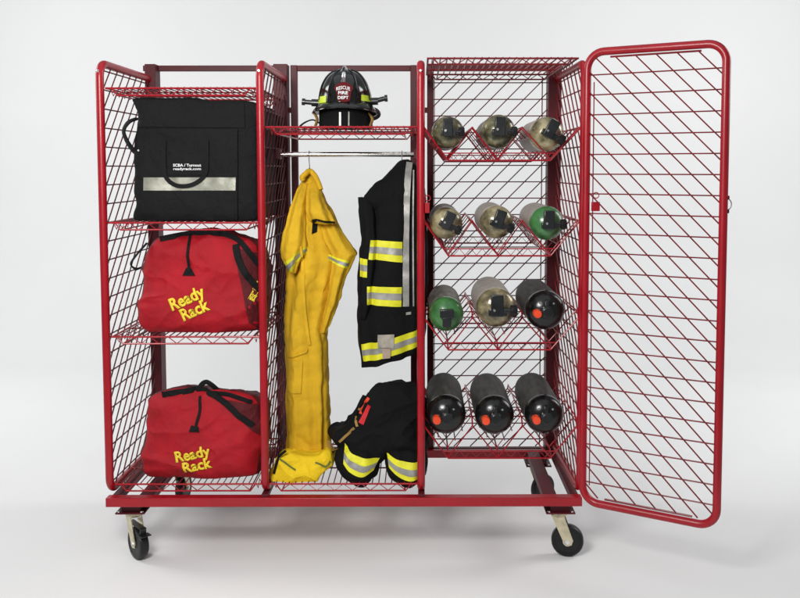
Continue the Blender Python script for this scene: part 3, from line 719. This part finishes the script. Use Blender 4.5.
def yf(th, t):
    a = .04+.20*min(1, t*2.4)*(1-.62*max(0, min(1, (t-.5)/.25)))
    return a*(.6*math.sin(4*th+1.2+1.8*t)+.35*math.sin(7*th+4.2*t+.5)+.16*math.sin(13*th-5*t))
rows = [(172, 307.5, 312, .018), (178, 303, 318, .04), (187, 299, 322.5, .065), (200, 296, 327, .085), (220, 292, 334, .10), (240, 290, 341, .105), (256, 288.5, 346, .11), (272, 286.5, 346, .11), (290, 285.5, 341, .11), (310, 285, 335, .105), (330, 284.5, 329.5, .105), (350, 284.5, 328.5, .10), (375, 284.5, 329.5, .10), (400, 284.5, 330.5, .10), (425, 285, 331.5, .10), (445, 285, 332, .10), (458, 286, 332, .095), (463, 287, 331, .08)]
XG, ZG = W(318.5, 400, .21).x, W(318, 325, .21).z
mb = loft(rows, 170, 200, 2.3, yf); displace(mb, lambda p: .004*fb(Vector((p.x*2.2, p.y, p.z*.5)), 5, 2)+.004*ridge(Vector((p.x, p.y, p.z*.6)), 9)+.007*crease(Vector((p.x+.35*p.z, p.y, p.z*1.1)), 6)+.004*crease(Vector((p.x-.5*p.z, p.y, p.z)), 12)-(.022*math.exp(-((p.x-XG)/.011)**2)*max(0, min(1, (ZG-p.z)/.1)) if p.y < .3 else 0))
ybody = mb.build('body', YELF, yc); fix_normals(ybody)
def fs(th, t): return .12*math.sin(4*th+2*t)+.08*math.sin(7*th+5*t)
mb = loft([(180, 304, 308, .008, .29), (187, 298, 309, .03, .255), (200, 292.5, 308, .045, .215), (215, 288, 307, .05, .20), (232, 284, 306.5, .055, .19), (246, 281.5, 306, .055, .185), (256, 281.5, 303, .055, .185), (266, 286, 298, .045, .185), (273, 290.5, 296, .02, .185)], 70, 72, 2.4, fs)
displace(mb, lambda p: .004*fb(p, 9)+.003*ridge(p, 20)); sl = mb.build('left_sleeve', YELF, yc); fix_normals(sl)
mb = loft([(178, 309, 315, .010, .29), (188, 307, 320, .03, .25), (198, 306, 324, .05, .22), (210, 306, 330.5, .06, .20), (220, 309, 335.5, .06, .195), (223.5, 314, 337, .05, .195)], 50, 72, 2.4, fs)
displace(mb, lambda p: .004*fb(p, 9)+.003*ridge(p, 20)); cp = mb.build('shoulder_cape', YELF, yc); fix_normals(cp)
mb = loft([(194, 318, 323, .008, .29), (206, 321, 330, .03, .27), (224, 320, 338.5, .055, .24), (240, 324, 348, .06, .23), (252, 330, 356.5, .055, .22), (258, 331, 355, .055, .22), (280, 330, 345.5, .055, .225), (300, 326, 340.5, .05, .23), (318, 322, 334, .04, .24), (332, 321, 327, .02, .25)], 90, 72, 2.3, fs)
displace(mb, lambda p: .004*fb(p, 9)+.0035*ridge(p, 18)); sr = mb.build('right_sleeve', YELF, yc); fix_normals(sr)
bvy = bvh_of(ybody, sl, cp, sr)
def band(parent, bvx, quad, Yr=.2, n=20, lime=YTR, fr=(.3, .7), off=.003, y0=-1.):
    tl, tr, br, bl = quad
    o = patch(bvx, quad, Yr, n, 8, off=off, y0=y0).build('reflective_band', lime, parent); fix_normals(o)
    L_ = lambda a, b, t: (a[0]+(b[0]-a[0])*t, a[1]+(b[1]-a[1])*t)
    o2 = patch(bvx, [L_(tl, bl, fr[0]), L_(tr, br, fr[0]), L_(tr, br, fr[1]), L_(tl, bl, fr[1])], Yr, n, 4, off=off+.0022, y0=y0).build('silver_strip', SILV, o); fix_normals(o2)
    return o
band(yc, bvy, [(303, 247), (308, 246), (307.5, 252.5), (302, 257)]); band(yc, bvy, [(296.5, 252.5), (303.5, 247.5), (303, 256.5), (297.5, 262.5)]); band(yc, bvy, [(284.5, 262), (297, 254), (297.5, 264), (292, 273.5)])
band(yc, bvy, [(328, 254.5), (350, 260.5), (348, 268.5), (328.5, 260.5)])
o = patch(bvy, [(313, 219), (318, 218), (317, 232), (312, 234)], .2, 8, 8, off=.004).build('dark_lining', BLKC, yc); fix_normals(o)
o = strap(bvy, [(313, 223), (317, 219), (326, 220.5), (336, 222)], .2, .008, off=.006).build('hem_binding', BLKC, yc); fix_normals(o)
# collar roll
mb = MB(); mb.tube(catmull([tuple(W(x, y, Y)) for x, y, Y in ((303, 180, .24), (302.5, 177, .235), (306, 173.5, .24), (310, 171, .26), (314, 175, .25), (318, 182, .24), (321, 190, .23))], 8, False), .011, 12); displace(mb, lambda p: .003*fb(p, 20)); mb.build('collar', YELF, yc)
# placket, cargo pocket
o = strap(bvy, [(302.5, 245), (303.5, 270), (304.5, 295), (306, 320), (309.5, 345)], .2, .012, off=.004, thick=.003).build('placket', YELF, yc); fix_normals(o)
o = patch(bvy, [(285, 357), (308, 349), (307, 352), (285, 360)], .2, 16, 4, off=.008, thick=.009).build('pocket_flap', YELF, yc); fix_normals(o)
o = patch(bvy, [(285.5, 361), (303, 360), (301, 393), (285.5, 393)], .2, 16, 16, off=.007, thick=.012).build('cargo_pocket', YELF, yc); fix_normals(o)
# folded leg ends lying on the bottom shelf
mb = soft_solid([(284, 455), (292, 454), (305, 455), (318, 454), (328, 451), (331, 455), (330.5, 463), (326, 471), (318, 479), (309, 485), (305, 486.5), (298, 485), (286, 484), (276, 483.5), (271, 481), (270.5, 476), (273.5, 468), (277, 460), (280, 456.5)], .06, .04, .25, R=.035, n=4.5, center=(302, 469), lean=.25, sub=5); sag_(mb, Z4, .3, .06, .2)
displace(mb, lambda p: .006*fb(p, 6, 3)+.010*crease(Vector((p.x*1.2+.5*p.z, p.y, p.z*.7)), 8)+.006*crease(Vector((p.x-.4*p.z, p.y, p.z)), 14)-.004)
mb.v = [(x, y, max(z, Z4+.008-.02*max(0, min(1, (.06-y)/.06)))) for x, y, z in mb.v]
cf = mb.build('leg_cuff', YELB, yc); fix_normals(cf); bvc = bvh_of(cf)
o = strap(bvc, [(279, 458.5), (285, 462), (290, 466), (295.5, 469.5)], .04, .006, off=.004).build('piping', OLIVE, yc); fix_normals(o)
o = strap(bvc, [(315, 463), (321, 464.5), (326, 466.5), (330, 462)], .04, .006, off=.004).build('piping', OLIVE, yc); fix_normals(o)
o = strap(bvc, [(286, 450.5), (279, 456.5), (276, 465), (273.5, 474)], .04, .010, off=.004).build('dark_edge', BLKC, yc); fix_normals(o)
# ------------------------------------------------------------------ black coat
bc = thing('turnout_coat', 'black firefighter coat with yellow and silver stripes hanging beside the third upright', 'coat', (W(395, 300, .3).x, .3, W(395, 366, .3).z))
def bf(th, t): return (.04+.10*t)*(.6*math.sin(4*th+1+t)+.4*math.sin(7*th+2.2*t)+.25*math.sin(12*th))
def brow(y, a, b, d=.1): return (y, a, b, d)
rows = [(159.5, 401, 408, .02), (162, 396.5, 413, .04), (168, 391, 418, .07), (178, 383, 422, .09), (187, 373, 424.5, .10), (196, 366, 425.5, .11), (206, 364, 426, .115), (230, 362, 427, .12), (260, 360, 427, .12), (290, 358.5, 427, .12), (320, 358, 426.5, .12), (340, 359, 425.5, .12), (352, 361, 424.5, .115), (357, 362, 423.5, .11)]
mb = loft(rows, 130, 144, 2.6, bf)
# the hem rises to the right
zA, zB = W(362, 366, .3).z, W(424, 346.5, .3).z; xA, xB = W(362, 366, .3).x, W(424, 346, .3).x
zl = W(390, 330, .3).z; zend = W(390, 357, .3).z
def hem(p):
    x, y, z = p
    if z < zl:
        t = (zl-z)/(zl-zend); tgt = zA+(zB-zA)*(x-xA)/(xB-xA); z = zl+(tgt-zl)*t
    return (x, y, z)
mb.v = [hem(p) for p in mb.v]
displace(mb, lambda p: .007*fb(Vector((p.x*1.6, p.y, p.z*.8)), 5)+.005*(ridge(p, 7)-.5)+.003*ridge(p, 13))
bb = mb.build('body', BLKC, bc); fix_normals(bb)
mb = loft([(197, 357.5, 372, .03, .24), (215, 358.5, 376, .045, .22), (240, 361, 378, .05, .215), (250, 359.5, 378, .05, .215), (262, 359.5, 377, .05, .215), (280, 359.5, 376, .05, .215), (300, 358.5, 374, .045, .22), (318, 358.5, 370, .03, .24)], 60, 60, 2.8, fs)
displace(mb, lambda p: .003*fb(p, 9)+.003*ridge(p, 16)); bs = mb.build('sleeve', BLKC, bc); fix_normals(bs)
mb = loft([(174, 390, 402, .02, .26), (182, 376, 403, .03, .235), (190, 368.5, 403, .035, .225), (197, 364, 402, .035, .22), (206, 366, 401, .03, .225), (216, 376, 400, .015, .24)], 40, 60, 2.6, fs)
displace(mb, lambda p: .003*fb(p, 9)+.003*ridge(p, 16)); bk = mb.build('collar_cape', BLKC, bc); fix_normals(bk)
bvb = bvh_of(bb, bs, bk)
band(bc, bvb, [(371, 239.5), (402.5, 241.5), (402.5, 262), (369, 258.5)], .2, 24, fr=(.33, .66)); band(bc, bvb, [(367.5, 285.5), (402, 286.5), (401.5, 306), (367.5, 304)], .2, 24, fr=(.32, .66))
band(bc, bvb, [(360.3, 257.5), (368, 258.5), (367.5, 276.5), (360.3, 276)], .2, 10, fr=(.33, .66))
band(bc, bvb, [(360.5, 346), (424, 328.5), (424, 345.5), (362.5, 363.5)], .2, 30, fr=(.34, .66))
o = strap(bvb, [(409.5, 162), (408, 175), (406.8, 200), (406, 240), (406, 275), (406, 306)], .2, .026, off=.004).build('zip_trim', SILV, bc); fix_normals(o)
o = strap(bvb, [(413.5, 170), (413, 230), (413.5, 306)], .2, .006, off=.004).build('edge_piping', SILV, bc); fix_normals(o)
o = patch(bvb, [(378, 333.5), (394.5, 333), (394, 346.5), (378, 346)], .2, 8, 6, off=.009).build('grey_patch', PINK, bc); fix_normals(o)
o = patch(bvb, [(382.5, 347), (391, 347), (390.5, 356.5), (383, 357.5)], .2, 8, 6, off=.011).build('tab', BEIGE, bc); fix_normals(o)
o = patch(bvb, [(406, 312), (411, 311.5), (411, 314), (406, 314.5)], .2, 4, 3, off=.005).build('maker_tag', SILV, bc); fix_normals(o)
# ------------------------------------------------------------------ bunker trousers
tp = thing('turnout_trousers', 'black firefighter trousers bunched over boots with lime striped cuffs on the middle bay bottom shelf', 'trousers', (W(388, 430, .2).x, .22, Z4))
mb = soft_solid([(332, 434), (344, 429), (353, 419), (360, 406), (366, 393.5), (376, 384.5), (388, 380), (400, 379.5), (412, 384), (420, 393), (425, 410), (427, 435), (426, 455), (415, 461), (398, 460), (384, 459), (376, 464), (362, 463), (348, 456), (339, 449), (333, 442)], .10, .06, .40, R=.12, n=2.6, center=(390, 428), lean=.1); sag_(mb, Z4, .25, .08, .34)
displace(mb, lambda p: .012*fb(p, 5, 3)+.012*(ridge(Vector((p.x, p.y, p.z*1.6)), 6)-.5)+.016*crease(Vector((p.x-.5*p.z, p.y, p.z*1.3)), 6)+.007*crease(p, 13))
tb = mb.build('body', BLKC, tp); fix_normals(tb)
legs = []
for rows in ([(440, 343, 374, .06, .14), (447, 337, 379.5, .085, .125), (456, 334.5, 381, .095, .12), (466, 337, 379, .095, .115), (474, 343, 376, .09, .115), (480, 350, 373, .075, .12), (483.5, 355, 370, .05, .125)],
             [(440, 388, 418, .06, .14), (447, 385.5, 424, .085, .125), (456, 385, 427.5, .095, .12), (466, 386, 427.5, .095, .115), (474, 389, 425, .09, .115), (480, 395, 420, .075, .12), (484, 400, 415, .05, .125)]):
    mb = loft(rows, 60, 96, 2.2, lambda th, t: .04*math.sin(5*th+3*t)+.03*math.sin(9*th)); displace(mb, lambda p: .004*fb(p, 9)+.004*(ridge(p, 12)-.5))
    zf = Z4+.006; mb.v = [(x, y, max(z, zf)) if y > .06 else (x, y, z) for x, y, z in mb.v]
    l = mb.build('leg', BLKC, tp); fix_normals(l); legs.append(l)
def curved_band(parent, bvx, top, bot, Yr, fr=(.38, .72)):
    def grid(t0, t1, off, m, name, par):
        off += .003
        T_ = catmull(top, 8, False); B_ = catmull(bot, 8, False); n_ = len(T_); nv = 5; v = []; f = []
        for j in range(nv+1):
            for i in range(n_):
                t = t0+(t1-t0)*j/nv; p = T_[i]*(1-t)+B_[i]*t; w_ = W(p.x, p.y, Yr); q_ = drop(bvx, w_.x, w_.z, off) or Vector((w_.x, Yr+.03, w_.z)); v.append(q_)
        for j in range(nv):
            for i in range(n_-1): f.append((j*n_+i, (j+1)*n_+i, (j+1)*n_+i+1, j*n_+i+1))
        N0 = len(v); v += [p+Vector((0, .003, 0)) for p in v]
        f += [tuple(N0+i for i in q_[::-1]) for q_ in f]
        edge = [j*n_ for j in range(nv+1)]+[nv*n_+i for i in range(1, n_)]+[j*n_+n_-1 for j in range(nv-1, -1, -1)]+[i for i in range(n_-2, 0, -1)]
        for a, b in zip(edge, edge[1:]+edge[:1]): f.append((a, b, N0+b, N0+a))
        mb = MB(); mb.add(v, f); o = mb.build(name, m, par); fix_normals(o); return o
    o = grid(0, 1, .003, YTR, 'reflective_band', parent); grid(fr[0], fr[1], .0055, SILV, 'silver_strip', o)
curved_band(tp, bvh_of(legs[0], tb), [(344, 446), (352, 453.5), (365, 457.5), (379.5, 459.5)], [(343.5, 463), (350, 470.5), (361, 475), (373.5, 470.5)], .04)
curved_band(tp, bvh_of(legs[1], tb), [(386.5, 454.5), (396, 458.5), (408, 461), (424, 461.5)], [(389, 467.5), (397, 474), (408, 479), (422, 477)], .04)
bvt = bvh_of(tb)
o = patch(bvt, [(368, 404), (371, 405), (364, 422), (359, 420)], .1, 8, 12, off=.004, thick=.005).build('red_tag', REDTAG, tp); fix_normals(o)
o = strap(bvt, [(369, 396), (364.5, 403), (361, 411)], .12, .012, off=.004).build('orange_lining', ORNG, tp); fix_normals(o)
o = strap(bvt, [(360, 408), (356.5, 416), (358, 423)], .12, .010, off=.004).build('tan_braces', TAN, tp); fix_normals(o)
o = strap(bvt, [(355, 425), (346, 433), (340, 439)], .12, .010, off=.004).build('tan_braces', TAN, tp); fix_normals(o)
mb = MB(); mb.tube(catmull([tuple(W(x, y, Y)) for x, y, Y in ((332, 436, .2), (338, 433, .16), (347, 428, .14), (354, 419, .13), (359, 408, .13), (365, 396, .13))], 8, False), .012, 10); displace(mb, lambda p: .003*fb(p, 25)); mb.build('waistband', BLKC, tp)
mb = MB(); mb.tube(catmull([tuple(W(x, y, Y)) for x, y, Y in ((329, 441, .2), (331, 450, .16), (338, 449, .12), (345, 444, .12))], 8, False), .010, 8, flat=.4); mb.build('suspender_strap', TAN, tp)
# ------------------------------------------------------------------ light
w = bpy.data.worlds.new('World'); scene.world = w; w.use_nodes = True
w.node_tree.nodes['Background'].inputs[0].default_value = (.95, .975, 1, 1); w.node_tree.nodes['Background'].inputs[1].default_value = .24
def area(name, loc, target, size, power, col=(1, 1, 1), sy=None):
    l = bpy.data.lights.new(name, 'AREA'); l.energy = power; l.color = col; l.size = size
    if sy: l.shape = 'RECTANGLE'; l.size_y = sy
    o = bpy.data.objects.new(name, l); COL.objects.link(o); o.location = loc
    o.rotation_euler = (Vector(target)-Vector(loc)).to_track_quat('-Z', 'Y').to_euler(); return o
area('key_softbox', (.35, -2.3, 2.1), (.95, .1, .95), .8, 70, (1, .985, .96))
area('top_fill', (.9, -.9, 4.2), (.9, .1, 0), 4.5, 34, (.90, .95, 1))  # added overhead fill, lifts the floor and the top highlights
area('left_backdrop_fill', (-3.3, 1.2, 3.0), (1.2, 5.2, 1.3), 2.2, 132)  # added unseen lamp, washes the backdrop towards white from the left
area('right_backdrop_fill', (5.3, 1.2, 3.0), (.8, 5.2, 1.3), 2.2, 132)  # its added counterpart on the right, also out of view
scene.view_settings.view_transform = 'Standard'; scene.view_settings.look = 'None'; scene.view_settings.gamma = 1; scene.view_settings.exposure = 0
scene.render.engine = 'CYCLES'
